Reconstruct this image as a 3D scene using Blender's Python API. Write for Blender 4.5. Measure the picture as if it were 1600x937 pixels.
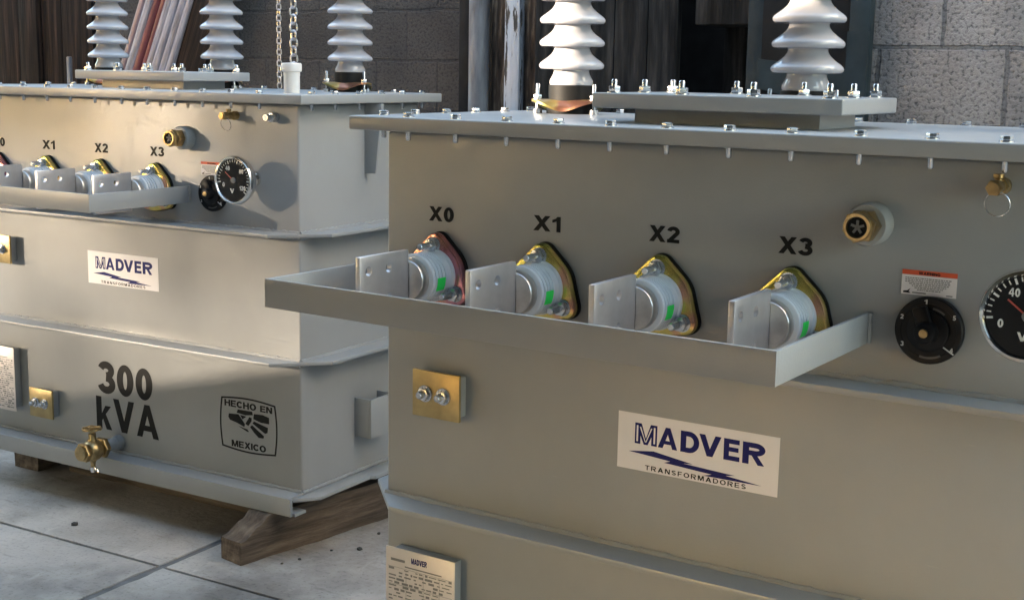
import bpy, bmesh, math, random
from mathutils import Matrix, Vector, noise
random.seed(7)
R = math.radians
PI = math.pi
for o in list(bpy.data.objects):
    bpy.data.objects.remove(o)
SC = bpy.context.scene
COL = SC.collection

# ------------------------------------------------------------------ camera
GZ = 0.12                                   # base of the far transformer above the concrete
pitch, roll = R(9.81), R(1.02)
rt = Vector((1, 0, 0)); fw = Vector((0, math.cos(pitch), -math.sin(pitch))); up = Vector((0, math.sin(pitch), math.cos(pitch)))
r2 = math.cos(roll)*rt + math.sin(roll)*up
u2 = -math.sin(roll)*rt + math.cos(roll)*up
cd = bpy.data.cameras.new('camera'); cam = bpy.data.objects.new('camera', cd); COL.objects.link(cam)
M = Matrix((r2, u2, -fw)).transposed().to_4x4()
M.translation = Vector((0, 0, 1.1941 + GZ))
cam.matrix_world = M
cd.sensor_width = 36; cd.lens = 2064.7/1600*36
cd.clip_start = .05; cd.clip_end = 2000
SC.camera = cam

# ------------------------------------------------------------------ light
FY, NY = -0.5287, -0.5699                    # yaw of the two transformers
SUN_EL = R(9)
fu = Vector((math.cos(FY), math.sin(FY), 0)); fwv = Vector((-math.sin(FY), math.cos(FY), 0))
SUN_T = (fu*math.sin(R(42)) + fwv*math.cos(R(42))).normalized()      # horizontal travel direction of the light
world = bpy.data.worlds.new('World'); SC.world = world; world.use_nodes = True
nt = world.node_tree; bg = nt.nodes['Background']
sky = nt.nodes.new('ShaderNodeTexSky'); sky.sky_type = 'NISHITA'; sky.sun_disc = False
sky.sun_elevation = SUN_EL
sky.dust_density = 1.0; sky.ozone_density = 0.4; sky.air_density = 1.0
sky.sun_rotation = math.atan2(-SUN_T.x, -SUN_T.y)
nt.links.new(sky.outputs[0], bg.inputs[0]); bg.inputs[1].default_value = 0.15
sl = bpy.data.lights.new('sun', 'SUN'); so = bpy.data.objects.new('sun', sl); COL.objects.link(so)
sl.energy = 2.0; sl.angle = R(.5); sl.color = (1, .82, .62)
d = Vector((SUN_T.x*math.cos(SUN_EL), SUN_T.y*math.cos(SUN_EL), -math.sin(SUN_EL)))
so.rotation_euler = d.to_track_quat('-Z', 'Y').to_euler(); so.location = (-6, -3, 6)
SC.view_settings.view_transform = 'Standard'; SC.view_settings.look = 'None'
SC.view_settings.exposure = 3.7; SC.view_settings.gamma = 1

# ------------------------------------------------------------------ materials
def mat(name, col, rough=.5, metal=0, spec=.5, n_scale=0, n_amt=0, bump=0, bscale=60, coat=0, cols=None, rvar=0, detail=4, stretch=None):
    m = bpy.data.materials.new(name); m.use_nodes = True
    t = m.node_tree; b = t.nodes['Principled BSDF']
    b.inputs['Base Color'].default_value = (*col, 1); b.inputs['Roughness'].default_value = rough
    b.inputs['Metallic'].default_value = metal; b.inputs['Specular IOR Level'].default_value = spec
    b.inputs['Coat Weight'].default_value = coat
    if n_scale or bump or rvar:
        tc = t.nodes.new('ShaderNodeTexCoord'); src = tc.outputs['Object']
        if stretch:
            mp = t.nodes.new('ShaderNodeMapping'); mp.inputs['Scale'].default_value = stretch
            t.links.new(src, mp.inputs[0]); src = mp.outputs[0]
    if n_scale:
        n = t.nodes.new('ShaderNodeTexNoise'); n.inputs['Scale'].default_value = n_scale; n.inputs['Detail'].default_value = detail
        n.inputs['Roughness'].default_value = .6
        t.links.new(src, n.inputs['Vector'])
        cr = t.nodes.new('ShaderNodeValToRGB')
        if cols:
            el = cr.color_ramp.elements
            while len(el) < len(cols): el.new(.5)
            for i, (p, c) in enumerate(cols):
                el[i].position = p; el[i].color = (*c, 1)
        else:
            cr.color_ramp.elements[0].position = .3; cr.color_ramp.elements[1].position = .7
            cr.color_ramp.elements[0].color = (*[c*(1-n_amt) for c in col], 1)
            cr.color_ramp.elements[1].color = (*[min(1, c*(1+n_amt)) for c in col], 1)
        t.links.new(n.outputs['Fac'], cr.inputs[0]); t.links.new(cr.outputs[0], b.inputs['Base Color'])
        if rvar:
            mr = t.nodes.new('ShaderNodeMapRange'); mr.inputs[3].default_value = rough-rvar; mr.inputs[4].default_value = rough+rvar
            mr.inputs[1].default_value = .3; mr.inputs[2].default_value = .7
            t.links.new(n.outputs['Fac'], mr.inputs[0]); t.links.new(mr.outputs[0], b.inputs['Roughness'])
    if bump:
        n2 = t.nodes.new('ShaderNodeTexNoise'); n2.inputs['Scale'].default_value = bscale; n2.inputs['Detail'].default_value = 3
        t.links.new(src, n2.inputs['Vector'])
        bp = t.nodes.new('ShaderNodeBump'); bp.inputs['Strength'].default_value = bump; bp.inputs['Distance'].default_value = .01
        t.links.new(n2.outputs['Fac'], bp.inputs['Height']); t.links.new(bp.outputs[0], b.inputs['Normal'])
    return m
PAINT = mat('grey_enamel', (.330, .340, .345), .34, spec=.42, n_scale=3.5, n_amt=.03, rvar=.06, bump=.04, bscale=16)
def weather(m):
    t = m.node_tree; b = t.nodes['Principled BSDF']; tc = t.nodes.new('ShaderNodeTexCoord')
    src = b.inputs['Base Color'].links[0].from_socket
    # vertical faint runs and dust
    mp = t.nodes.new('ShaderNodeMapping'); mp.inputs['Scale'].default_value = (1.6, 1.6, 1.1); t.links.new(tc.outputs['Object'], mp.inputs[0])
    n = t.nodes.new('ShaderNodeTexNoise'); n.inputs['Scale'].default_value = 2.2; n.inputs['Detail'].default_value = 7; n.inputs['Roughness'].default_value = .65; t.links.new(mp.outputs[0], n.inputs[0])
    r = t.nodes.new('ShaderNodeValToRGB'); e = r.color_ramp.elements; e[0].position = .30; e[0].color = (.93, .925, .915, 1); e[1].position = .60; e[1].color = (1.01, 1.01, 1.01, 1); t.links.new(n.outputs['Fac'], r.inputs[0])
    # short scratches
    mp2 = t.nodes.new('ShaderNodeMapping'); mp2.inputs['Scale'].default_value = (6, 6, 60); mp2.inputs['Rotation'].default_value = (.2, .35, .1); t.links.new(tc.outputs['Object'], mp2.inputs[0])
    n2 = t.nodes.new('ShaderNodeTexNoise'); n2.inputs['Scale'].default_value = 2.2; n2.inputs['Detail'].default_value = 5; t.links.new(mp2.outputs[0], n2.inputs[0])
    r2_ = t.nodes.new('ShaderNodeValToRGB'); e = r2_.color_ramp.elements; e[0].position = .73; e[0].color = (1, 1, 1, 1); e[1].position = .78; e[1].color = (1.15, 1.14, 1.12, 1); t.links.new(n2.outputs['Fac'], r2_.inputs[0])
    m1 = t.nodes.new('ShaderNodeMix'); m1.data_type = 'RGBA'; m1.blend_type = 'MULTIPLY'; m1.inputs[0].default_value = .8
    t.links.new(src, m1.inputs[6]); t.links.new(r.outputs[0], m1.inputs[7])
    m2 = t.nodes.new('ShaderNodeMix'); m2.data_type = 'RGBA'; m2.blend_type = 'MULTIPLY'; m2.inputs[0].default_value = 1
    t.links.new(m1.outputs[2], m2.inputs[6]); t.links.new(r2_.outputs[0], m2.inputs[7]); t.links.new(m2.outputs[2], b.inputs['Base Color'])
    # orange peel over broad plate waves
    old = b.inputs['Normal'].links[0].from_node
    w = t.nodes.new('ShaderNodeTexNoise'); w.inputs['Scale'].default_value = 4.5; w.inputs['Detail'].default_value = 1; t.links.new(tc.outputs['Object'], w.inputs[0])
    bp = t.nodes.new('ShaderNodeBump'); bp.inputs['Strength'].default_value = .35; bp.inputs['Distance'].default_value = .012; t.links.new(w.outputs['Fac'], bp.inputs['Height'])
    t.links.new(bp.outputs[0], old.inputs['Normal'])
    f = t.nodes.new('ShaderNodeTexNoise'); f.inputs['Scale'].default_value = 260; f.inputs['Detail'].default_value = 2; t.links.new(tc.outputs['Object'], f.inputs[0])
    bf = t.nodes.new('ShaderNodeBump'); bf.inputs['Strength'].default_value = .10; bf.inputs['Distance'].default_value = .003; t.links.new(f.outputs['Fac'], bf.inputs['Height'])
    t.links.new(old.outputs[0], bf.inputs['Normal']); t.links.new(bf.outputs[0], b.inputs['Normal'])
weather(PAINT)
ZINC = mat('zinc_steel', (.60, .62, .65), .26, .88, n_scale=90, n_amt=.15)
CHROM = mat('yellow_chromate', (.7, .55, .2), .24, .8, n_scale=9, detail=2,
            cols=[(.34, (.36, .40, .10)), (.44, (.62, .54, .14)), (.515, (.78, .58, .17)), (.57, (.76, .38, .24)), (.65, (.50, .24, .30))])
COPPERY = mat('pink_chromate', (.7, .4, .3), .24, .85, n_scale=12, detail=2,
            cols=[(.3, (.75, .42, .16)), (.43, (.78, .36, .26)), (.52, (.66, .26, .28)), (.62, (.45, .2, .24)), (.72, (.72, .46, .3))])
AGED = mat('aged_chromate', (.4, .3, .12), .35, .7, n_scale=12, detail=3, cols=[(.36, (.10, .10, .04)), (.46, (.30, .25, .08)), (.53, (.40, .28, .10)), (.62, (.26, .12, .08))])
BRASS = mat('brass', (.46, .33, .16), .34, 1, n_scale=40, n_amt=.35, bump=.05, bscale=80)
PADBRASS = mat('brass_plate', (.43, .33, .16), .42, .8, n_scale=25, n_amt=.18, bump=.04, bscale=90)
RING = mat('worn_steel_ring', (.56, .53, .50), .28, .9, n_scale=30, n_amt=.2)
ALU = mat('machined_aluminium', (.62, .61, .63), .4, .75, n_scale=40, n_amt=.06, bump=.05, bscale=160)
CHROME = mat('polished_steel', (.8, .78, .75), .12, 1)
PORC = mat('porcelain', (.42, .42, .45), .07, n_scale=14, n_amt=.03, coat=.4)
EPOXY = mat('pale_blue_resin', (.66, .69, .73), .14, n_scale=25, n_amt=.06)
RUBBER = mat('black_rubber', (.010, .010, .010), .6, spec=.2)
BLACK = mat('black_plastic', (.008, .008, .009), .42, spec=.25, n_scale=50, n_amt=.2)
FACE = mat('gauge_face', (.012, .013, .015), .16)
INK = mat('black_paint', (.010, .010, .010), .6, spec=.2)
WHITEINK = mat('white_print', (.75, .75, .73), .5)
DIMINK = mat('faded_print', (.10, .10, .10), .5)
NAVY = mat('navy_ink', (.006, .010, .12), .5, spec=.2)
STICK = mat('white_vinyl', (.78, .76, .78), .35, n_scale=6, n_amt=.03)
PLATE = mat('printed_aluminium', (.62, .58, .56), .4, .25, n_scale=30, n_amt=.05)
RED = mat('orange_red_print', (.75, .10, .03), .45)
GREYINK = mat('grey_print', (.18, .18, .18), .5)
NEEDLE = mat('needle_red', (.45, .08, .06), .4)
GREEN = mat('green_sticker', (.03, .85, .12), .5)
PVC = mat('white_pvc', (.74, .73, .70), .35, n_scale=20, n_amt=.05)

# ------------------------------------------------------------------ mesh helpers
class MB:
    def __init__(s): s.bm = bmesh.new()
    def _x(s, vs, mx):
        if mx is not None: bmesh.ops.transform(s.bm, matrix=mx, verts=vs)
    def box(s, x0, x1, y0, y1, z0, z1, bev=0, mx=None, seg=2):
        b = bmesh.new(); bmesh.ops.create_cube(b, size=1)
        for v in b.verts:
            v.co = Vector(((x0+x1)/2 + v.co.x*(x1-x0), (y0+y1)/2 + v.co.y*(y1-y0), (z0+z1)/2 + v.co.z*(z1-z0)))
        if bev: bmesh.ops.bevel(b, geom=list(b.edges), offset=bev, segments=seg, affect='EDGES', profile=.5)
        s.add(b, mx); return s
    def add(s, b, mx=None):
        if mx is not None: bmesh.ops.transform(b, matrix=mx, verts=list(b.verts))
        me = bpy.data.meshes.new('tmp'); b.to_mesh(me); b.free(); s.bm.from_mesh(me); bpy.data.meshes.remove(me)
    def lathe(s, prof, n=32, mx=None, capA=True, capB=True):
        b = bmesh.new(); rings = []
        for r, z in prof:
            if r < 1e-6: rings.append([b.verts.new((0, 0, z))])
            else: rings.append([b.verts.new((r*math.cos(2*PI*i/n), r*math.sin(2*PI*i/n), z)) for i in range(n)])
        for a, c in zip(rings, rings[1:]):
            for i in range(n):
                j = (i+1) % n
                if len(a) == 1 and len(c) == 1: continue
                if len(a) == 1: b.faces.new((a[0], c[i], c[j]))
                elif len(c) == 1: b.faces.new((a[i], a[j], c[0]))
                else: b.faces.new((a[i], a[j], c[j], c[i]))
        if capA and len(rings[0]) > 1: b.faces.new(rings[0][::-1])
        if capB and len(rings[-1]) > 1: b.faces.new(rings[-1])
        bmesh.ops.recalc_face_normals(b, faces=list(b.faces))
        s.add(b, mx); return s
    def prism(s, pts, z0, z1, mx=None, bev=0):
        b = bmesh.new()
        lo = [b.verts.new((x, y, z0)) for x, y in pts]; hi = [b.verts.new((x, y, z1)) for x, y in pts]
        b.faces.new(lo[::-1]); b.faces.new(hi)
        for i in range(len(pts)):
            j = (i+1) % len(pts); b.faces.new((lo[i], lo[j], hi[j], hi[i]))
        bmesh.ops.recalc_face_normals(b, faces=list(b.faces))
        if bev: bmesh.ops.bevel(b, geom=[e for e in b.edges if abs(e.verts[0].co.z-e.verts[1].co.z) < 1e-6], offset=bev, segments=2, affect='EDGES', profile=.5)
        s.add(b, mx); return s
    def tube(s, pts, r, n=8, closed=False, jit=0):
        b = bmesh.new(); rings = []; N = len(pts); pts = [Vector(p) for p in pts]
        for i, p in enumerate(pts):
            a = pts[i-1] if (i or closed) else p; c = pts[(i+1) % N] if (i < N-1 or closed) else p
            t = (c-a).normalized(); up_ = Vector((0, 0, 1)) if abs(t.z) < .9 else Vector((1, 0, 0))
            x = t.cross(up_).normalized(); y = x.cross(t)
            rr = r*(1+random.uniform(-jit, jit)) if jit else r
            rings.append([b.verts.new(p + rr*(x*math.cos(2*PI*k/n) + y*math.sin(2*PI*k/n))) for k in range(n)])
        for i in range(N if closed else N-1):
            a, c = rings[i], rings[(i+1) % N]
            for k in range(n): b.faces.new((a[k], a[(k+1) % n], c[(k+1) % n], c[k]))
        if not closed: b.faces.new(rings[0][::-1]); b.faces.new(rings[-1])
        bmesh.ops.recalc_face_normals(b, faces=list(b.faces))
        s.add(b); return s
    def build(s, name, m, parent=None, smooth=40, loc=None):
        me = bpy.data.meshes.new(name); s.bm.to_mesh(me); s.bm.free()
        return link(name, me, m, parent, smooth, loc)
def link(name, me, m, parent=None, smooth=40, loc=None):
    me.materials.clear()
    for q in (m if isinstance(m, (list, tuple)) else [m]): me.materials.append(q)
    if smooth: me.shade_smooth(); me.set_sharp_from_angle(angle=R(smooth))
    else: me.shade_flat()
    o = bpy.data.objects.new(name, me); COL.objects.link(o)
    if loc: o.location = loc
    if parent is not None: o.parent = parent
    return o
def tag(o, label=None, cat=None, group=None, kind=None):
    if label: o['label'] = label
    if cat: o['category'] = cat
    if group: o['group'] = group
    if kind: o['kind'] = kind
    return o
def empty(name, loc=(0, 0, 0), rz=0):
    o = bpy.data.objects.new(name, None); COL.objects.link(o); o.location = loc; o.rotation_euler = (0, 0, rz); o.empty_display_size = .1
    return o
def copy_tree(o, parent=None):
    c = o.copy(); COL.objects.link(c)
    if parent is not None: c.parent = parent
    for ch in list(o.children): copy_tree(ch, c)
    return c
def boolean_diff(mb, cut):
    """mesh of mb with cut removed"""
    a = bpy.data.meshes.new('a'); mb.bm.to_mesh(a); mb.bm.free()
    c = bpy.data.meshes.new('c'); cut.bm.to_mesh(c); cut.bm.free()
    ao = bpy.data.objects.new('a', a); co = bpy.data.objects.new('c', c); COL.objects.link(ao); COL.objects.link(co)
    md = ao.modifiers.new('b', 'BOOLEAN'); md.operation = 'DIFFERENCE'; md.object = co; md.solver = 'EXACT'
    dg = bpy.context.evaluated_depsgraph_get(); me = bpy.data.meshes.new_from_object(ao.evaluated_get(dg))
    for q in (ao, co): bpy.data.objects.remove(q)
    return me
def axis_out(x, z, y=0):
    """local z of a lathe -> -y (out of the front face)"""
    return Matrix(((1, 0, 0, x), (0, 0, -1, y), (0, 1, 0, z), (0, 0, 0, 1)))
def xz(y=0):
    """prism drawn in (u, z), thickness grows towards -y"""
    return Matrix(((1, 0, 0, 0), (0, 0, -1, y), (0, 1, 0, 0), (0, 0, 0, 1)))
def arc(cx, cy, rx, ry, a0, a1, n=14):
    return [(cx+rx*math.cos(R(a0+(a1-a0)*i/n)), cy+ry*math.sin(R(a0+(a1-a0)*i/n))) for i in range(n+1)]
def thick(path, h):
    L, Rr = [], []
    for i, (x, y) in enumerate(path):
        ax, ay = path[max(0, i-1)]; bx, by = path[min(len(path)-1, i+1)]
        dx, dy = bx-ax, by-ay; l = math.hypot(dx, dy) or 1
        L.append((x-dy/l*h, y+dx/l*h)); Rr.append((x+dy/l*h, y-dx/l*h))
    return L+Rr[::-1]
def rect(x0, y0, x1, y1): return [(x0, y0), (x1, y0), (x1, y1), (x0, y1)]
def ringpoly(cx, cy, rx, ry, tx, ty, n=36):
    """ring as two halves so that each is a simple polygon"""
    out = []
    for a0 in (-90, 90):
        o = arc(cx, cy, rx, ry, a0, a0+180, n//2); i = arc(cx, cy, rx-tx, ry-ty, a0+180, a0, n//2); out.append(o+i)
    return out
def glyph(ch, s=.23):
    h = s/2
    G = {
     'X': (.90, [[(0, 0), (.265, 0), (.88, 1), (.615, 1)], [(.635, 0), (.90, 0), (.285, 1), (.02, 1)]]),
     '0': (.66, ringpoly(.33, .5, .33, .51, s*1.02, s*.92)),
     'O': (.94, ringpoly(.47, .5, .47, .51, s*1.08, s*.95)),
     '1': (.42, [[(.22, 0), (.42, 0), (.42, 1), (.26, 1), (.17, .87), (0, .78), (0, .60), (.12, .645), (.22, .71)]]),
     '2': (.66, [thick(arc(.33, .70, .225, .205, 172, -30)+[(.36, .40), (.13, .13)], h), rect(0, 0, .66, s*.95)]),
     '3': (.66, [thick(arc(.315, .735, .215, .175, 165, -88), h*.98), thick(arc(.315, .29, .245, .200, 92, -168), h)]),
     '4': (.70, [[(.0, .24), (.0, .40), (.38, 1), (.42, .80), (.19, .40), (.19, .24)], rect(.19, .24, .70, .40), rect(.40, 0, .59, 1)]),
     '5': (.66, [rect(.12, .83, .60, 1), [(.12, .83), (.30, .83), (.24, .50), (.05, .46)], thick(arc(.32, .32, .235, .235, 125, -165), h)]),
     '8': (.66, ringpoly(.33, .735, .28, .27, s*.92, s*.85)+ringpoly(.33, .28, .33, .29, s, s*.9)),
     'k': (.68, [rect(0, 0, s, 1), [(s*.98, .24), (s*.98, .46), (.41, .73), (.66, .73), (.37, .42)], [(.25, .40), (.385, .52), (.68, 0), (.44, 0)]]),
     'V': (.92, [[(0, 1), (.245, 1), (.575, 0), (.34, 0)], [(.675, 1), (.92, 1), (.58, 0), (.345, 0)]]),
     'A': (.94, [[(0, 0), (.235, 0), (.58, 1), (.36, 1)], [(.705, 0), (.94, 0), (.58, 1), (.36, 1)], rect(.20, .20, .74, .37)]),
     'M': (1.0, [rect(0, 0, s, 1), rect(1-s, 0, 1, 1), [(.02, 1), (.29, 1), (.585, 0), (.415, 0)], [(.71, 1), (.98, 1), (.585, 0), (.415, 0)]]),
     'D': (.84, [rect(0, 0, s, 1), thick([(s*.9, h*.9), (.38, h*.9)]+arc(.38, .5, .46-h, .5-h*.9, -90, 90, 18)+[(s*.9, 1-h*.9)], h*.95)]),
     'E': (.76, [rect(0, 0, s, 1), rect(s*.9, 0, .76, s*.87), rect(s*.9, .42, .70, .42+s*.82), rect(s*.9, 1-s*.87, .74, 1)]),
     'F': (.70, [rect(0, 0, s, 1), rect(s*.9, .41, .62, .41+s*.85), rect(s*.9, 1-s*.87, .70, 1)]),
     'T': (.76, [rect(.38-h, 0, .38+h, 1), rect(0, 1-s*.87, .76, 1)]),
     'I': (s, [rect(0, 0, s, 1)]),
     'H': (.84, [rect(0, 0, s, 1), rect(.84-s, 0, .84, 1), rect(s*.9, .42, .84-s*.9, .42+s*.88)]),
     'N': (.84, [rect(0, 0, s, 1), rect(.84-s, 0, .84, 1), [(.02, 1), (.25, 1), (.82, 0), (.59, 0)]]),
     'C': (.86, [thick(arc(.46, .5, .46-h, .505-h, 42, 318, 26), h*1.02)]),
     'G': (.92, [thick(arc(.46, .5, .46-h, .505-h, 45, 345, 28), h*1.02), rect(.50, .36, .91, .36+s*.8)]),
     'R': (.86, [rect(0, 0, s, 1), thick([(s*.9, 1-h*.88), (.50, 1-h*.88)]+arc(.50, .71, .27, .29-h*.88, 90, -90, 14)+[(s*.9, .42+h*.88)], h*.92), [(.33, .46), (.56, .46), (.86, 0), (.615, 0)]]),
     'S': (.76, [thick(arc(.38, .735, .27, .17, 22, 255, 16)+arc(.38, .275, .28, .18, 90, -160, 18), h*.95)]),
     'W': (1.3, [[(0, 1), (.22, 1), (.46, 0), (.25, 0)], [(.54, 1), (.72, 1), (.46, 0), (.26, 0)], [(.58, 1), (.76, 1), (1.04, 0), (.84, 0)], [(1.08, 1), (1.3, 1), (1.05, 0), (.84, 0)]]),
    }
    return G[ch]
def text_bm(s, u0, u1, z0, z1, y, bold=.23, thick=.0004, spacing=.09, rot=0):
    polys, x = [], 0
    for ch in s:
        if ch == ' ': x += .35; continue
        w_, ps = glyph(ch, bold)
        polys += [[(px+x, py) for px, py in p] for p in ps]; x += w_+spacing
    x -= spacing; kx, kz = (u1-u0)/x, (z1-z0)
    q = MB()
    for i, p in enumerate(polys):
        q.prism([(u0+px*kx, z0+py*kz) for px, py in p], -y, -y+thick+(i % 4)*.00004, xz())
    return q.bm
def texts(items, name, m, parent):
    mb = MB()
    for it in items:
        a, k = (it[:-1], it[-1]) if isinstance(it[-1], dict) else (it, {})
        mb.add(text_bm(*a, **k))
    return mb.build(name, m, parent, smooth=0)
def hull(pts):
    pts = sorted(set((round(x, 6), round(y, 6)) for x, y in pts))
    def half(p):
        h = []
        for q in p:
            while len(h) > 1 and (h[-1][0]-h[-2][0])*(q[1]-h[-2][1]) - (h[-1][1]-h[-2][1])*(q[0]-h[-2][0]) <= 0: h.pop()
            h.append(q)
        return h
    a, b = half(pts), half(pts[::-1]); return a[:-1]+b[:-1]
def hexnut(mb, mx, r, z0, z1):
    b = bmesh.new()
    mb.prism([(r*math.cos(PI/3*i), r*math.sin(PI/3*i)) for i in range(6)], z0, z1, mx, bev=r*.12)

# ------------------------------------------------------------------ one transformer (local x along the front, y into depth, z up)
W, D, O, P_ = 1.297, .55, .05, .0655
ZL2, ZL1, ZLB, ZLT = .405, .751, 1.10, 1.1253
def ring_pts(p, c=.056):
    return [(-p+.0, -p+c+.01), (-p+c+.01, -p), (W+p-c-.01-.0, -p), (W+p, -p+c+.01), (W+p, D+p), (-p, D+p)]
def octo(p, c):
    return [(-p, c), (-c, -p), (W-c, -p), (W+p, c), (W+p, D-c), (W+c, D+p), (-c+0.0, D+p), (-p, D-c)] if False else \
           [(-p, c), (c, -p), (W-c, -p), (W+p, c), (W+p, D-c), (W-c, D+p), (c, D+p), (-p, D-c)]
def weld(y0=True, z=0):
    pass
def make_transformer():
    root = empty('transformer')
    # tank shell
    t = MB(); t.box(0, W, 0, D, .045, ZLB-.002, bev=.006, seg=3); tank = t.build('tank', PAINT, root)
    # weld beads along the stiffeners are part of the stiffener flanges
    for zb in (ZL2, ZL1):
        f = MB(); f.prism(octo(P_, .055), zb, zb+.010, bev=.0015)
        for z_ in (zb+.011, zb-.001):
            f.tube([(W*i/160, -.002, z_+random.uniform(-.001, .001)) for i in range(161)], .0055, 6, jit=.30)
            f.tube([(W+.002, D*i/70, z_+random.uniform(-.001, .001)) for i in range(71)], .0055, 6, jit=.30)
        f.build('stiffener_flange', PAINT, root)
    # base: front and rear skirts, side plates with a step
    b = MB()
    b.box(-.01, W+.012, -P_, -P_+.010, 0, .050, bev=.0015)
    b.box(-.004, W+.004, -P_+.0105, D+P_-.0105, .040, .0495)
    b.box(-.01, W+.012, D+P_-.010, D+P_, 0, .050, bev=.0015)
    b.box(-.004, W+.020, -P_+.0105, -.010, 0.0, .008)
    b.prism([(W+.0045, -.045), (W+.052, .015), (W+.052, .24), (W+.066, .25), (W+.066, D+.03), (W+.0045, D+.03)], .034, .044, bev=.001)
    b.prism([(-.0045, -.045), (-.0045, D+.03), (-.066, D+.03), (-.066, .25), (-.052, .24), (-.052, .015)], .034, .044, bev=.001)
    b.tube([(W*i/160, -.003, .052+random.uniform(-.001, .001)) for i in range(161)], .0045, 6, jit=.28)
    b.tube([(W+.003, D*i/70, .050+random.uniform(-.001, .001)) for i in range(71)], .0045, 6, jit=.28)
    b.build('base_frame', PAINT, root)
    # lid with gasket
    l = MB(); l.box(-O, W+O, -O, D+O, ZLB, ZLT, bev=.0035, seg=3); l.build('lid', PAINT, root)
    # corner weld seam
    # lid bolts
    zb = ZLT
    m = MB(); mx = Matrix.Translation((0, 0, 0))
    m.lathe([(.0105, 0), (.0105, .0018), (.004, .0018)], 16)
    hexnut(m, mx, .0088, .002, .0085)
    m.lathe([(.0035, -.0415), (.0046, -.040), (.0046, .002)], 10)
    me = bpy.data.meshes.new('lid_bolt'); m.bm.to_mesh(me); m.bm.free()
    first = True
    spots = [(.07+.1018*k, -.026) for k in range(12)] + [(.07+.1018*k, D+.026) for k in range(12)]
    spots += [(-.026, .02+.102*k) for k in range(6)] + [(W+.026, .02+.102*k) for k in range(6)]
    for x, y in spots:
        if first: o = link('lid_bolt', me, ZINC, root); first = False; b0 = o
        else: o = b0.copy(); COL.objects.link(o); o.parent = root
        o.location = (x+random.uniform(-.003, .003), y, zb); o.rotation_euler = (0, 0, random.uniform(0, 1))
    # raised cover plate on its neck
    cx0, cx1, cy0, cy1 = .382, .822, .075, .352
    n = MB(); n.box(cx0+.055, cx1-.055, cy0+.055, cy1-.05, ZLT-.001, 1.1505); nk = n.build('cover_neck', PAINT, root)
    c = MB(); c.box(cx0, cx1, cy0, cy1, 1.150, 1.1755, bev=.003, seg=3); cov = c.build('cover_plate', PAINT, root)
    m = MB()
    m.lathe([(.0125, 0), (.0125, .002), (.005, .002)], 16); hexnut(m, mx, .0105, .002, .0115)
    m.lathe([(.0052, .011), (.0052, .0210), (.0040, .0228), (0, .0228)], 12)
    me = bpy.data.meshes.new('cover_stud'); m.bm.to_mesh(me); m.bm.free(); first = True
    for x, y in [(cx0+.03+.1267*k, cy0+.025) for k in range(4)] + [(cx0+.03+.1267*k, cy1-.025) for k in range(4)] + [(cx0+.03, (cy0+cy1)/2), (cx1-.03, (cy0+cy1)/2)]:
        if first: o = link('cover_stud', me, ZINC, cov); first = False; b0 = o
        else: o = b0.copy(); COL.objects.link(o); o.parent = cov
        o.location = (x, y, 1.1755); o.rotation_euler = (0, 0, random.uniform(0, 1))
    # high voltage bushings
    def hv(u, w):
        z = 0.0
        prof = [(.0, .0575), (.0435, .0575), (.0445, .060), (.0445, .066), (.038, .079), (.0365, .084)]
        for k in range(6):
            z0 = .094+.0452*k
            prof += [(.0365, z0-.007), (.040, z0-.0045), (.058, z0-.0052), (.0635, z0-.0042), (.0662, z0-.0008), (.0668, z0+.0032), (.0650, z0+.0072), (.0598, z0+.0118), (.050, z0+.0188), (.0425, z0+.0252), (.0382, z0+.0310), (.0366, z0+.0350)]
        zt = .094+.0452*6
        prof += [(.036, zt), (.030, zt+.01), (.0, zt+.012)]
        h = MB(); h.lathe(prof, 56); ho = h.build('high_voltage_bushing', PORC, root, smooth=50, loc=(u, w, ZLT))
        g = MB(); g.lathe([(.0465, .024), (.0465, .0565), (.0445, .0574), (.0, .0574)], 40); g.build('clamp_ring', RUBBER, ho)
        # wavy clamp flange
        b = bmesh.new(); N = 72; rows = []
        for r in (.044, .052, .060, .070):
            row = []
            for i in range(N):
                a = 2*PI*i/N; wv = math.cos(3*a+.9); rr = r*(1+.16*wv*(r-.044)/.026)
                row.append(b.verts.new((rr*math.cos(a), rr*math.sin(a), .024-.008*(1-wv)*(r-.044)/.026*1.2)))
            rows.append(row)
        for a_, c_ in zip(rows, rows[1:]):
            for i in range(N): b.faces.new((a_[i], a_[(i+1) % N], c_[(i+1) % N], c_[i]))
        r_ = bmesh.ops.extrude_face_region(b, geom=list(b.faces))
        bmesh.ops.translate(b, verts=[v for v in r_['geom'] if isinstance(v, bmesh.types.BMVert)], vec=(0, 0, .005))
        bmesh.ops.recalc_face_normals(b, faces=list(b.faces))
        q = MB(); q.add(b); q.build('clamp_flange', AGED, ho)
        g = MB(); g.lathe([(.050, 0), (.050, .012), (.046, .0235)], 32); g.build('gasket', RUBBER, ho)
        for i in range(3):
            a = (2*PI*i-.9)/3
            s = MB(); T = Matrix.Translation((.069*math.cos(a), .069*math.sin(a), 0))
            s.lathe([(.0042, 0), (.0042, .058), (.003, .060)], 10, T); hexnut(s, T, .009, .0295, .038); s.lathe([(.011, .028), (.011, .0295)], 14, T)
            s.lathe([(.0095, 0), (.0095, .009)], 12, T)
            s.build('clamp_stud', ZINC, ho)
        tp = MB(); tp.lathe([(.026, zt+.010), (.026, zt+.03), (.012, zt+.034), (.012, zt+.075), (.0, zt+.075)], 24); tp.build('terminal_cap', ZINC, ho)
    for u in (.122, .622, 1.122): hv(u, .45)
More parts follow.
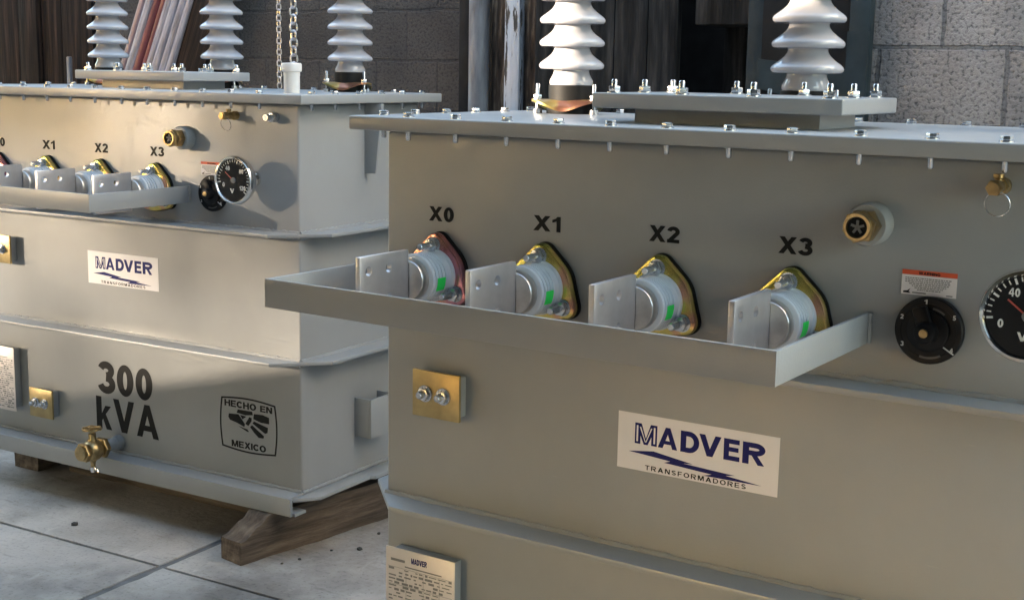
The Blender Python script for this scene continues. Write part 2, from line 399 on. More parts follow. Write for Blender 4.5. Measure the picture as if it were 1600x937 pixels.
    # low voltage bushings with flange, studs, pad
    def lv(k, u, z):
        prof = [(.0, .020), (.0470, .020), (.0470, .029), (.0440, .031)]
        for q_ in (.045, .0545, .064, .0735):
            prof += [(.0438, q_-.0002), (.0432, q_+.0006), (.0405, q_+.0012), (.0405, q_+.0030), (.0432, q_+.0036), (.0438, q_+.0044)]
        prof += [(.0440, .080), (.0425, .083), (.0380, .0850), (.0, .0850)]
        h = MB(); h.lathe(prof, 48, axis_out(0, 0)); ho = h.build('low_voltage_bushing', EPOXY, root, smooth=35, loc=(u, 0, z))
        tri = [(.056*math.cos(a), .056*math.sin(a)-.002) for a in (PI/2, PI/2+2*PI/3, PI/2+4*PI/3)]
        def tripts(e, tri=tri):
            p = []
            for (tx, tz) in tri: p += [(tx+(.021+e)*math.cos(2*PI*i/40), tz+(.021+e)*math.sin(2*PI*i/40)) for i in range(40)]
            p += [((.060+e)*math.cos(2*PI*i/60), (.060+e)*math.sin(2*PI*i/60)) for i in range(60)]
            return hull(p)
        g = MB(); g.prism(tripts(.0012), 0, .006, xz(-.0005), bev=.001); g.build('gasket', RUBBER, ho)
        f = MB(); f.prism(tripts(0), 0, .0165, xz(-.0067), bev=.005); f.build('flange', COPPERY if k == 0 else CHROM, ho)
        for i, (tx, tz) in enumerate(tri):
            s = MB(); T = axis_out(tx, tz)
            s.lathe([(.0145, .0236), (.0145, .0258), (.005, .0258)], 18, T); s.lathe([(.0115, .0258), (.0115, .0282), (.005, .0282)], 16, T); hexnut(s, T, .0128, .0283, .0385); s.lathe([(.0062, .030), (.0062, .066), (.0050, .068), (0, .068)], 12, T)
            s.build('flange_stud', ZINC, ho)
        e = MB(); T = axis_out(0, 0)
        e.lathe([(.0, .0852), (.0350, .0855), (.0360, .087), (.0360, .103), (.0345, .105), (.0310, .105), (.0305, .1035), (.0, .1035)], 40, T); e.build('end_ring', RING, ho)
        p = MB(); p.box(-.005, .005, -.237, -.1045, -.052, .054, bev=.0015, seg=2)
        cut = MB()
        for yy in (-.214, -.160):
            for zz in (.029, -.022):
                cut.lathe([(.0082, -.02), (.0082, .02)], 24, Matrix.Translation((0, yy, zz)) @ Matrix.Rotation(PI/2, 4, 'Y'))
        me = boolean_diff(p, cut)
        p2 = MB(); p2.bm.from_mesh(me); bpy.data.meshes.remove(me)
        p2.build('terminal_pad', ALU, ho)
        b = bmesh.new(); rows = []
        for i in range(9):
            a = R(-26+3.8*i)
            rows.append([b.verts.new((.0446*math.cos(a), yy, .0446*math.sin(a))) for yy in (-.072, -.049)])
        for a_, c_ in zip(rows, rows[1:]): b.faces.new((a_[0], a_[1], c_[1], c_[0]))
        r_ = bmesh.ops.extrude_face_region(b, geom=list(b.faces))
        for v in r_['geom']:
            if isinstance(v, bmesh.types.BMVert): v.co.x *= .99; v.co.z *= .99
        bmesh.ops.recalc_face_normals(b, faces=list(b.faces))
        q = MB(); q.add(b); q.build('sticker', GREEN, ho)
        ho['label'] = ['bushing under the X0 mark with a coppery pink flange', 'bushing under the X1 mark with a gold flange', 'bushing under the X2 mark with a gold flange', 'bushing under the X3 mark with a gold flange'][k]
    for k, u in enumerate((.124, .345, .5665, .788)):
        lv(k, u, .848)
        tu = u-.001
        texts([('X%d' % k, tu-.027, tu+.027, .9415, .9675, -.0005, dict())], 'terminal_marking', INK, root)
    # flat bar guard in front of the terminals
    g = MB(); th = .006
    g.prism([(.001, -.327), (.902, -.354), (.902, -.354+th), (.001, -.327+th)], .818, .866, bev=.0014)
    g.prism([(.001, -.3207), (.001+th, -.3207), (.006+th, .0), (.006, .0)], .8185, .8655, bev=.0014); g.prism([(.902-th, -.3477), (.902, -.3477), (.908, .0), (.908-th, .0)], .8185, .8655, bev=.0014)
    g.tube([(.005, -.003, .820+.045*i/12) for i in range(13)], .004, 6, jit=.3)
    g.tube([(.909, -.003, .820+.045*i/12) for i in range(13)], .004, 6, jit=.3)
    g.build('terminal_guard', PAINT, root)
    # relief plug
    p = MB(); T = axis_out(.903, .998)
    p.lathe([(.0, 0), (.032, 0), (.032, .026), (.029, .030), (.023, .030)], 36, T); pl = p.build('filling_neck', PAINT, root)
    c = MB(); hexp = [(.0245*math.cos(PI/3*i), .0245*math.sin(PI/3*i)) for i in range(6)]
    c.prism(hexp, .0302, .054, T, bev=.002)
    c.prism(hexp[::-1], .0545, .066, T @ Matrix.Rotation(.3, 4, 'Z'), bev=.002)
    c.lathe([(.0205, .066), (.0205, .071), (.0195, .073), (.0155, .073), (.0148, .070), (.0148, .0662)], 36, T, capA=False, capB=False)
    c.build('hex_cap', BRASS, pl)
    s = MB(); s.lathe([(.0147, .0663), (.0147, .0672), (0, .0672)], 28, T)
    s.build('screen', RUBBER, pl)
    s = MB()
    for a in range(5):
        s.box(-.0018, .0018, 0, .010, .0673, .0690, mx=T @ Matrix.Rotation(2*PI*a/5, 4, 'Z'))
    s.build('star_insert', GREYINK, pl)
    # small sampling fittings
    for (u, kd) in ((1.083, 0), (1.222, 1)):
        T = axis_out(u, 1.064)
        v = MB(); v.lathe([(.012, 0), (.012, .010), (.009, .012)], 20, T)
        if kd == 0:
            hexnut(v, T, .0125, .012, .022); v.lathe([(.009, .022), (.009, .038), (.006, .040)], 20, T); hexnut(v, T, .0115, .040, .056)
            v.lathe([(.008, .056), (.008, .060), (0, .060)], 16, T)
            v.lathe([(.0055, 0), (.0055, .011), (.0075, .013), (.0075, .018), (0, .018)], 14, Matrix.Translation((u, -.030, 1.064)))
            vo = v.build('sampling_valve', BRASS, root)
            q = MB(); q.tube([(u+.004+.017*math.sin(2*PI*i/28), -.045-.004*math.cos(2*PI*i/28), 1.042+.017*math.cos(2*PI*i/28)) for i in range(28)], .0008, 5, closed=True)
            q.build('wire_loop', ZINC, vo)
        else:
            hexnut(v, T, .014, .012, .024); v.lathe([(.0085, .024), (.0085, .044)], 20, T)
            v.build('plug_fitting', ZINC, root)
    # tap changer dial
    u, z = .998, .850; T = axis_out(u, z)
    dl = MB(); dl.lathe([(0, 0), (.0490, 0), (.0495, .003), (.0490, .010), (.047, .012), (.040, .012), (.0395, .011), (0, .011)], 56, T); do = dl.build('tap_changer_dial', BLACK, root)
    kn = MB(); kn.lathe([(.030, .0112), (.030, .016), (.026, .018), (.017, .019), (.015, .034), (.012, .036), (0, .036)], 40, T)
    kn.box(-.011, .011, 0, .038, .0165, .029, bev=.004, mx=T @ Matrix.Rotation(R(18), 4, 'Z')); kn.build('knob', BLACK, do)
    sc = MB(); sc.lathe([(.0065, .0362), (.0060, .039), (0, .0395)], 20, T); sc.build('brass_screw', BRASS, do)
    its = []
    for ch, a in (('1', 98), ('2', 156), ('3', 212), ('4', 325), ('5', 33)):
        px, pz = u+.0425*math.cos(R(a)), z+.0425*math.sin(R(a))
        its.append((ch, px-.0022, px+.0022, pz-.0034, pz+.0034, -.0122, dict()))
    for it in its: texts([it], 'numeral', WHITEINK, do)
    s = MB(); s.box(0, .018, -.0010, .0010, .0122, .0128, mx=T @ Matrix.Translation((.023, -.021, 0)) @ Matrix.Rotation(R(-32), 4, 'Z'))
    s.build('pointer_mark', WHITEINK, do)
    for a0, a1, r_ in ((50, 82, .034), (255, 300, .040)):
        pts = [((r_-.002)*math.cos(R(a0+(a1-a0)*i/8)), (r_-.002)*math.sin(R(a0+(a1-a0)*i/8))) for i in range(9)] + [((r_+.001)*math.cos(R(a1-(a1-a0)*i/8)), (r_+.001)*math.sin(R(a1-(a1-a0)*i/8))) for i in range(9)]
        s = MB(); s.prism(pts, .0121, .0124, T); s.build('dial_print', DIMINK, do)
    # warning label
    x0, x1, z0, z1 = .952, 1.031, .899, .934
    s = MB(); s.box(x0, x1, -.0008, -.0002, z0, z1-.0062); wl = s.build('warning_label', STICK, root, smooth=0)
    s = MB(); s.box(x0, x1, -.0009, -.0002, z1-.006, z1+.001); s.build('red_header', RED, wl, smooth=0)
    s = MB(); s.add(text_bm('WARNING', x0+.024, x0+.055, z1-.005, z1-.0008, -.001, thick=.0002)); s.build('heading', INK, wl, smooth=0)
    s = MB(); rnd = random.Random(3)
    for i in range(7):
        zz = z1-.0105-.0028*i; a = x0+.005+(.006 if i > 2 else 0)+.004*max(0, i-3); e = x1-.008-.004*max(0, i-3)-.002*(i % 2); x = a
        while x < e-.002:
            w_ = min(rnd.uniform(.0012, .0045), e-x); s.box(x, x+w_, -.0011, -.0009, zz-.0008, zz+.0006); x += w_+.0009
    s.box(x0+.016, x0+.036, -.0011, -.0009, z0+.0022, z0+.004); s.box(x1-.014, x1-.005, -.0011, -.0009, z0+.002, z0+.0034)
    s.build('fine_print', GREYINK, wl, smooth=0)
    s = MB(); s.prism([(x0+.003, z0+.002), (x0+.014, z0+.002), (x0+.011, z0+.0045), (x0+.0135, z0+.009), (x0+.009, z0+.0055), (x0+.003, z0+.0045)], .0009, .0011, xz()); s.build('maker_mark', INK, wl, smooth=0)
    # dial thermometer
    u, z = 1.147, .899; L = .055; T = axis_out(u, z)
    g = MB(); g.lathe([(.0, L), (.050, L), (.060, L+.010), (.0615, L+.030), (.0, L+.030)], 64, T); g.lathe([(.020, 0), (.020, .006), (.012, .008), (.012, L)], 24, T)
    hexnut(g, T, .018, .010, .026)
    go = g.build('thermometer', CHROME, root)
    bz = MB(); bz.lathe([(.0625, L+.016), (.0640, L+.020), (.0640, L+.030), (.0615, L+.036), (.0575, L+.037), (.0552, L+.0335), (.0552, L+.0302), (.062, L+.0302)], 72, T, capA=False, capB=False); bz.build('bezel', CHROME, go)
    fc = MB(); fc.lathe([(.0551, L+.0303), (.0551, L+.031), (0, L+.031)], 64, T); fc.build('dial_face', FACE, go)
    yf = -(L+.0311)
    its = []
    for ch, a, ww in (('0', 200, .0075), ('40', 122, .0145), ('80', 42, .0145), ('120', -32, .020)):
        px, pz = u+.0365*math.cos(R(a)), z+.0365*math.sin(R(a)); its.append((ch, px-ww/2, px+ww/2, pz-.0058, pz+.0058, yf, dict()))
    its.append(('V', u-.012, u+.002, z-.034, z-.022, yf, dict()))
    for it in its: texts([it], 'numeral', WHITEINK, go)
    tk = MB()
    for i in range(25):
        a = R(187-(187+39)*i/24); big = i % 4 == 0
        tk.box(.045 if big else .0475, .0535, -.0015 if big else -.0009, .0015 if big else .0009, L+.0311, L+.0314, mx=T @ Matrix.Rotation(a, 4, 'Z'))
    tk.build('scale_ticks', WHITEINK, go, smooth=0)
    nd = MB(); nd.box(-.008, .034, -.0012, .0012, L+.0325, L+.0332, mx=T @ Matrix.Rotation(R(142), 4, 'Z')); nd.build('needle', NEEDLE, go)
    nd = MB(); nd.lathe([(.008, L+.0312), (.007, L+.0345), (0, L+.0348)], 24, T); nd.build('needle_hub', GREYINK, go)
    # maker's sign
    x0, x1, z0, z1 = .4935, .7795, .5545, .6515
    s = MB(); s.box(x0, x1, -.0010, -.0002, z0, z1); sg = s.build('maker_sign', STICK, root, smooth=0)
    hx = lambda f: x0+(x1-x0)*f
    hz = lambda f: z0+(z1-z0)*f
    # letters A D V E R solid, M in outline
    ltr = MB()
    for ch, a, b_ in (('A', .262, .385), ('D', .405, .522), ('V', .520, .655), ('E', .672, .768), ('R', .785, .915)):
        ltr.add(text_bm(ch, hx(a), hx(b_), hz(.475), hz(.84), -.0011, bold=.25, thick=.0003))
    ltr.build('lettering', NAVY, sg, smooth=0)
    mm = MB(); mm.add(text_bm('M', hx(.112), hx(.255), hz(.475), hz(.84), -.0011, bold=.25, thick=.0003)); mm.build('outlined_letter', NAVY, sg, smooth=0)
    mm = MB()
    MX = lambda f: hx(.112+.143*f)
    for (a, b_) in ((.075, .150), (.850, .925)):
        mm.prism(rect(MX(a), hz(.515), MX(b_), hz(.80)), .0016, .0018, xz())
    mm.prism([(MX(.215), hz(.78)), (MX(.275), hz(.78)), (MX(.505), hz(.52)), (MX(.47), hz(.52))], .00165, .00185, xz())
    mm.prism([(MX(.725), hz(.78)), (MX(.785), hz(.78)), (MX(.53), hz(.52)), (MX(.495), hz(.52))], .0017, .0019, xz())
    mm.build('letter_inlay', STICK, sg, smooth=0)
    bo = [(.075, .315), (.225, .375), (.44, .275), (.385, .255), (.70, .225), (.655, .185), (.905, .125), (.545, .135), (.60, .180), (.30, .215), (.335, .262), (.20, .285)]
    bo = [(.075, .318), (.235, .385), (.485, .288), (.425, .272), (.745, .228), (.690, .200), (.905, .140), (.555, .130), (.605, .175), (.305, .222), (.345, .265), (.170, .300)]
    bl = MB(); bl.prism([(hx(a), hz(b_)) for a, b_ in bo], .0011, .0014, xz()); bl.build('lightning_bolt', NAVY, sg, smooth=0)
    texts([('TRANSFORMADORES', hx(.185), hx(.815), hz(.035), hz(.118), -.0011, dict(bold=.17, spacing=.30, thick=.0003))], 'subtitle', INK, sg)
    # grounding pads
    for (x0, x1, z0, z1) in ((.083, .187, .586, .672), (.245, .347, .118, .208)):
        p = MB(); p.box(x0+.010, x1-.006, -.024, 0, z0+.006, z1-.006, bev=.002); po = p.build('ground_pad', PAINT, root)
        q = MB(); q.box(x0, x1, -.031, -.0242, z0, z1, bev=.0012); q.build('brass_plate', PADBRASS, po)
        for dx in (.030, .070):
            T = axis_out(x0+dx, (z0+z1)/2+.001)
            s = MB(); s.lathe([(.0155, .0312), (.0155, .034), (.008, .034)], 20, T); hexnut(s, T, .0125, .0342, .042); s.lathe([(.0068, .042), (.0068, .052), (.0055, .054), (0, .054)], 16, T)
            s.build('pad_bolt', ZINC, po)
    # nameplate on its bracket
    x0, x1, z0, z1 = .022, .181, .120, .322
    b = MB(); b.box(x0+.012, x1-.006, -.026, 0, z0+.01, z1-.004, bev=.002); bo_ = b.build('nameplate_bracket', PAINT, root)
    q = MB(); q.box(x0, x1, -.0305, -.0285, z0, z1, bev=.0006); npl = q.build('nameplate', PLATE, bo_)
    yk = -.0307
    s = MB(); s.add(text_bm('MADVER', x0+.060, x0+.096, z1-.024, z1-.013, yk, thick=.0002)); s.build('lettering', NAVY, npl, smooth=0)
    s = MB(); rnd = random.Random(5)
    s.box(x0+.012, x0+.045, yk-.0002, yk, z1-.026, z1-.021)
    s.box(x0+.045, x0+.130, yk-.0002, yk, z1-.0345, z1-.032)
    zz = z1-.041; i = 0
    while zz > z0+.01:
        x = x0+.007
        while x < x1-.012:
            w_ = rnd.uniform(.004, .018); h_ = rnd.choice((.002, .0028, .0045))
            if rnd.random() < .8: s.box(x, min(x+w_, x1-.006), yk-.0002, yk, zz-h_/2, zz+h_/2)
            x += w_+rnd.uniform(.002, .007)
        zz -= .0068; i += 1
    s.build('fine_print', GREYINK, npl, smooth=0)
    s = MB()
    for f in (.19, .36, .55, .74): s.box(x0+.005, x1-.005, yk-.0001, yk, z1-.2*f-.0003, z1-.2*f+.0003)
    for f in (.3, .55, .78): s.box(x0+.16*f-.0003, x0+.16*f+.0003, yk-.00015, yk+.00005, z0+.008, z1-.040)
    s.build('table_rules', GREYINK, npl, smooth=0)
    # rating lettering
    texts([('300', .520, .742, .226, .320, -.0004, dict(bold=.24)), ('kVA', .506, .762, .113, .212, -.0004, dict(bold=.24))], 'rating_lettering', INK, root)
    # made in mexico emblem
    x0, x1, z0, z1 = 1.003, 1.212, .128, .290
    X = lambda f: x0+(x1-x0)*f
    Z = lambda f: z0+(z1-z0)*f
    em = MB()
    def rr(e):
        p = []
        n = 14
        cs = [(.03, .06), (.97, .06), (.97, .94), (.03, .94)]
        for i in range(4):
            (a, b_), (c, d_) = cs[i], cs[(i+1) % 4]
            for k in range(n):
                t_ = k/n; bul = .045*math.sin(PI*t_)*(1 if i in (0, 2) else .7)
                nx_, nz_ = [(0, -1), (1, 0), (0, 1), (-1, 0)][i]
                p.append((a+(c-a)*t_+nx_*bul, b_+(d_-b_)*t_+nz_*bul))
        return [Vector((X(.5+(x-.5)*(1-e)), 0, Z(.5+(y-.5)*(1-e*1.25)))) for x, y in p]
    b = bmesh.new(); o_, i_ = rr(0), rr(.045); n = len(o_)
    vo = [b.verts.new((v.x, -.0003, v.z)) for v in o_]; vi = [b.verts.new((v.x, -.0003, v.z)) for v in i_]
    for k in range(n): b.faces.new((vo[k], vo[(k+1) % n], vi[(k+1) % n], vi[k]))
    r_ = bmesh.ops.extrude_face_region(b, geom=list(b.faces)); bmesh.ops.translate(b, verts=[v for v in r_['geom'] if isinstance(v, bmesh.types.BMVert)], vec=(0, -.0005, 0))
    bmesh.ops.recalc_face_normals(b, faces=list(b.faces)); em.add(b)
    em.add(text_bm('HECHO', X(.085), X(.64), Z(.79), Z(.905), -.0003)); em.add(text_bm('EN', X(.71), X(.915), Z(.79), Z(.90), -.0003))
    em.add(text_bm('MEXICO', X(.20), X(.80), Z(.085), Z(.20), -.0003))
    polys = [[(.30, .70), (.32, .76), (.57, .765), (.58, .705), (.45, .68)],
             [(.15, .60), (.16, .66), (.33, .675), (.44, .52), (.43, .47), (.30, .52), (.18, .55)],
             [(.36, .67), (.47, .66), (.40, .60)],
             [(.45, .53), (.52, .66), (.56, .65), (.555, .59), (.50, .50)],
             [(.33, .465), (.48, .435), (.51, .395), (.48, .395)],
             [(.59, .64), (.60, .73), (.75, .74), (.86, .71), (.86, .60), (.72, .60)],
             [(.575, .56), (.60, .60), (.84, .53), (.83, .44), (.79, .42)],
             [(.53, .49), (.565, .525), (.77, .37), (.76, .33), (.68, .325), (.60, .40)]]
    for pl_ in polys: em.prism([(X(a), Z(b_)) for a, b_ in pl_], .0003, .0008, xz())
    em.build('emblem', INK, root, smooth=0)
    # drain valve
    u, z = .600, .082; T = axis_out(u, z)
    v = MB(); v.lathe([(.0, 0), (.022, 0), (.022, .018), (.018, .020), (.018, .060)], 28, T); vv = v.build('drain_valve', PAINT, root)
    q = MB(); T2 = T @ Matrix.Diagonal((1.22, 1.22, 1, 1)); hexnut(q, T2, .026, .0602, .078)
    q.lathe([(.017, .078), (.021, .084), (.026, .098), (.026, .112), (.021, .124), (.018, .128)], 28, T2); hexnut(q, T2, .024, .1285, .146)
    q.lathe([(.018, .146), (.018, .152), (0, .152)], 24, T2)
    q.lathe([(.016, .018), (.014, .030), (.011, .036), (.011, .050), (.006, .052), (.006, .060), (0, .060)], 20, Matrix.Translation((u, -.105, z)))
    q.lathe([(0, -.050), (.007, -.050), (.008, -.036), (.012, -.030), (.016, -.018)], 18, Matrix.Translation((u, -.105, z)))
    q.build('valve_body', BRASS, vv)
    q = MB(); cz = z+.060
    q.tube([(u+.025*math.cos(2*PI*i/30), -.105+.025*math.sin(2*PI*i/30), cz+.004+.0012*math.cos(10*PI*i/30)) for i in range(30)], .0038, 8, closed=True)
    for a in range(5): q.box(0, .024, -.003, .003, .001, .005, mx=Matrix.Translation((u, -.105, cz)) @ Matrix.Rotation(2*PI*a/5, 4, 'Z'))
    q.lathe([(.008, -.003), (.008, .009), (0, .009)], 14, Matrix.Translation((u, -.105, cz))); q.build('handwheel', BRASS, vv)
    q = MB(); q.lathe([(0, -.066), (.0075, -.066), (.0085, -.058), (.0085, -.0505)], 14, Matrix.Translation((u, -.105, z))); q.tube([(u+.008, -.105, z-.052), (u+.020, -.108, z-.056), (u+.022, -.108, z-.062)], .0035, 7); q.build('drip_plug', CHROME, vv)
    # lifting lugs and jacking pockets on both ends
    for side in (1, -1):
        xf = (lambda q: W+q) if side == 1 else (lambda q: -q)
        a, b_ = sorted((xf(0), xf(1))); 
        m = MB()
        mx = Matrix(((side, 0, 0, xf(0)), (0, 0, 1, 0), (0, 1, 0, 0), (0, 0, 0, 1)))
        m.prism([(0, .905), (.037, .905), (.058, 1.085), (.058, ZLB-.0015), (0, ZLB-.0015)], .285, .297, mx, bev=.001)
        m.build('lifting_lug', PAINT, root)
        m = MB()
        sx = lambda q0, q1: sorted((xf(q0), xf(q1)))
        x0, x1 = sx(0, .050); m.box(x0, x1, .236, .244, .155, .268, bev=.001); m.box(x0, x1, .342, .350, .155, .268, bev=.001)
        x0, x1 = sx(.0505, .0585); m.box(x0, x1, .236, .350, .155, .268, bev=.001)
        m.build('jacking_pocket', PAINT, root)
    # vent pipe with cap
    u, w = 1.205, .085
    v = MB(); v.lathe([(.0215, 0), (.0215, .066), (.0, .066)], 28); vp = v.build('vent_pipe', PVC, root, loc=(u, w, ZLT))
    v = MB(); v.lathe([(.0222, .046), (.0222, .056), (.0262, .058), (.0270, .062), (.0270, .076), (.0245, .080), (0, .081)], 32); v.build('vent_cap', PVC, vp)
    return root

tf = make_transformer()
fc = Vector((-.5641, 3.4693, 0))
far_org = fc - fu*W
near_org = Vector((-.2323, 2.4228, 0))
tf.location = (far_org.x, far_org.y, GZ); tf.rotation_euler = (0, 0, FY)
tag(tf, 'rear grey transformer on timber skids, showing its 300 kVA lettering and Hecho en Mexico emblem', 'transformer', 'grey oil transformers')
tn = copy_tree(tf)
tn.location = (near_org.x, near_org.y, GZ-.0146); tn.rotation_euler = (0, 0, NY)
tag(tn, 'nearest grey transformer filling the right side, round black dial and thermometer at its right edge', 'transformer', 'grey oil transformers')

# frames for placing the rest
def FR(u, w, z=0): return Vector((far_org.x, far_org.y, 0)) + fu*u + fwv*w + Vector((0, 0, z))
nu = Vector((math.cos(NY), math.sin(NY), 0)); nw = Vector((-math.sin(NY), math.cos(NY), 0))
def NR(u, w, z=0): return Vector((near_org.x, near_org.y, 0)) + nu*u + nw*w + Vector((0, 0, z))

# ------------------------------------------------------------------ ground
CONC = mat('concrete', (.33, .335, .36), .85, spec=.25, n_scale=2.6, detail=10, bump=.25, bscale=55,
           cols=[(.24, (.25, .225, .20)), (.42, (.42, .38, .34)), (.58, (.52, .475, .43)), (.78, (.64, .59, .53))])
def stain(m):
    t = m.node_tree; b = t.nodes['Principled BSDF']; tc = t.nodes.new('ShaderNodeTexCoord'); src = b.inputs['Base Color'].links[0].from_socket
    def layer(src, scale, p0, c0, p1, c1, stretch=(1, 1, 1), detail=6):
        mp = t.nodes.new('ShaderNodeMapping'); mp.inputs['Scale'].default_value = stretch; mp.inputs['Location'].default_value = (scale*.37, scale*.11, 0); t.links.new(tc.outputs['Object'], mp.inputs[0])
        n = t.nodes.new('ShaderNodeTexNoise'); n.inputs['Scale'].default_value = scale; n.inputs['Detail'].default_value = detail; n.inputs['Roughness'].default_value = .65; t.links.new(mp.outputs[0], n.inputs[0])
        r = t.nodes.new('ShaderNodeValToRGB'); e = r.color_ramp.elements; e[0].position = p0; e[0].color = (*c0, 1); e[1].position = p1; e[1].color = (*c1, 1); t.links.new(n.outputs['Fac'], r.inputs[0])
        m1 = t.nodes.new('ShaderNodeMix'); m1.data_type = 'RGBA'; m1.blend_type = 'MULTIPLY'; m1.inputs[0].default_value = 1
        t.links.new(src, m1.inputs[6]); t.links.new(r.outputs[0], m1.inputs[7]); return m1.outputs[2]
    o = layer(src, 1.3, .36, (.50, .49, .48), .54, (1, 1, 1))
    o = layer(o, 90, .30, (.72, .72, .72), .45, (1, 1, 1), detail=3)
    o = layer(o, 5, .28, (.6, .59, .58), .42, (1, 1, 1), (1, 3.5, 1))
    o = layer(o, 7, .60, (1, 1, 1), .72, (1.25, 1.25, 1.24), (3, 1, 1))
    t.links.new(o, b.inputs['Base Color'])
stain(CONC)
FILL = mat('joint_fill', (.17, .162, .155), .9, n_scale=14, n_amt=.3, bump=.3, bscale=60)
JOINT = mat('joint_dirt', (.05, .047, .045), .95, n_scale=8, n_amt=.4)
b = bmesh.new(); S = 300
vs = [b.verts.new(p) for p in ((-S, -S, -.012), (S, -S, -.012), (S, S, -.012), (-S, S, -.012))]; b.faces.new(vs)
q = MB(); q.add(b); g = q.build('ground', JOINT, smooth=0); tag(g, kind='structure')
rs = random.Random(2); q = MB()
def ragged(x0, x1, y0, y1, z):
    b = bmesh.new(); pts = []
    def edge(ax, ay, bx, by):
        L = math.hypot(bx-ax, by-ay); n = max(2, int(L/.03))
        for i in range(n):
            t_ = i/n; px, py = ax+(bx-ax)*t_, ay+(by-ay)*t_
            k = noise.noise(Vector((px*9, py*9, z*50+x0*3)))*.0022 + (max(0, noise.noise(Vector((px*4+7, py*4, 3)))-.42)*.05)
            nx_, ny_ = -(by-ay)/L, (bx-ax)/L
            pts.append((px+nx_*abs(k), py+ny_*abs(k)))
    edge(x0, y0, x1, y0); edge(x1, y0, x1, y1); edge(x1, y1, x0, y1); edge(x0, y1, x0, y0)
    q.prism(pts, -.10, z, bev=.0025)
for i in range(-9, 8):
    for j in range(-9, 5):
        x0, y0 = 1.05+1.45*i, -.288+1.3*j
        ragged(x0+.011, x0+1.45-.011, y0+.0045, y0+1.3-.0045, rs.uniform(-.0015, 0))
o = q.build('concrete_slabs', CONC, smooth=30); o.location = far_org; o.rotation_euler = (0, 0, FY); tag(o, kind='structure')
q = MB()
for i in range(-9, 9):
    x0 = 1.05+1.45*i; q.box(x0-.0155, x0+.0155, -12, 6.2, -.09, -.0045)
o = q.build('joint_filler', FILL, smooth=0); o.location = far_org; o.rotation_euler = (0, 0, FY); tag(o, kind='structure')
# ------------------------------------------------------------------ timber skids
WOOD = mat('weathered_timber', (.2, .14, .09), .85, n_scale=9, detail=8, bump=.5, bscale=30, stretch=(3.5, .35, 3.5),
           cols=[(.25, (.025, .019, .014)), (.42, (.085, .062, .045)), (.58, (.16, .12, .088)), (.8, (.27, .22, .17))])
def timber(name, org, x0, x1, y0, y1, h, rz, chop=True, seed=1):
    """beam along local y; front end chopped to a slope"""
    b = bmesh.new(); ny = 60; rows = []
    for i in range(ny+1):
        y = y0+(y1-y0)*i/ny; d_ = y-y0
        hh = h
        if chop: hh = .062+d_*.15 if d_ < .018 else .065+(d_-.018)*.75 if d_ < .07 else .098 if d_ < .085 else min(h, .112+(d_-.085)*.5)
        ring = []
        for (x, z) in ((x0, 0), (x1, 0), (x1, hh*.5), (x1, hh), ((x0+x1)/2, hh), (x0, hh), (x0, hh*.5)):
            nz = noise.noise(Vector((x*9, y*6, z*11+seed)))*.008 + noise.noise(Vector((x*40, y*25, z*40+seed)))*.003
            ring.append(b.verts.new((x+nz*(1 if x > x0 else -1), y, max(0, z+(nz*.7 if z > 0 and d_ < .18 else 0)))))
        rows.append(ring)
    for a_, c_ in zip(rows, rows[1:]):
        for k in range(7): b.faces.new((a_[k], a_[(k+1) % 7], c_[(k+1) % 7], c_[k]))
    b.faces.new(rows[0][::-1]); b.faces.new(rows[-1]); bmesh.ops.recalc_face_normals(b, faces=list(b.faces))
    q = MB(); q.add(b); o = q.build(name, WOOD, smooth=35); o.location = org; o.rotation_euler = (0, 0, rz); return o
p0 = FR(W-.155, -.155); 
o = timber('timber_skid', p0, 0, .085, 0, 1.1, GZ-.0005, FY-R(11)); tag(o, 'weathered timber skid with chopped end poking out under the right corner of the rear transformer', 'timber', 'timber skids under the transformers')
o = timber('timber_skid', FR(.0, .10), 0, .11, 0, .70, GZ-.0005, FY, False, 4); tag(o, 'dark timber skid in the shadow under the left end of the rear transformer', 'timber', 'timber skids under the transformers')
o = timber('timber_skid', FR(1.06, D-.12), 0, .10, 0, .95, GZ-.001, FY+R(90), False, 12); tag(o, 'added cross timber under the back edge of the rear transformer, darkening the gap below it', 'timber', 'timber skids under the transformers')  # added to stop light from behind and deepen the shade under the tank
o = timber('timber_skid', FR(1.05, .16), 0, .10, 0, .86, GZ-.001, FY+R(90), False, 15); tag(o, 'added cross timber under the middle of the rear transformer, keeping the gap below it dark', 'timber', 'timber skids under the transformers')  # second added timber, keeps the ground under the tank dark
o = timber('timber_skid', NR(.10, -.03), 0, .10, 0, .75, GZ-.0151, NY, False, 7); tag(o, 'timber skid hidden beneath the left end of the nearest transformer', 'timber', 'timber skids under the transformers')
o = timber('timber_skid', NR(W-.22, -.03), 0, .10, 0, .75, GZ-.0151, NY, False, 9); tag(o, 'timber skid hidden beneath the right end of the nearest transformer', 'timber', 'timber skids under the transformers')
# stone chips
CHIP = mat('dark_chip', (.06, .055, .05), .9, n_scale=30, n_amt=.4)
rs = random.Random(11); c0 = None
for (u, w, s_) in ((W+.12, .10, .010), (W+.09, .23, .007), (W+.20, .36, .009), (W+.03, -.05, .006), (W+.06, .05, .005), (.61, -.19, .012), (W+.14, .30, .006), (W+.01, -.1, .005)):
    if c0 is None:
        b = bmesh.new(); bmesh.ops.create_icosphere(b, subdivisions=1, radius=1)
        for v in b.verts: v.co *= rs.uniform(.7, 1.2)
        q = MB(); q.add(b); c0 = q.build('stone_chip', CHIP, smooth=0); o = c0
    else: o = c0.copy(); COL.objects.link(o)
    o.scale = (s_, s_*.8, s_*.6); o.location = FR(u, w, s_*.3); o.rotation_euler = (0, 0, rs.uniform(0, 6))
    tag(o, 'tiny dark stone chip lying on the grey concrete near the timber skid', 'stone chip', 'stone chips on the concrete')
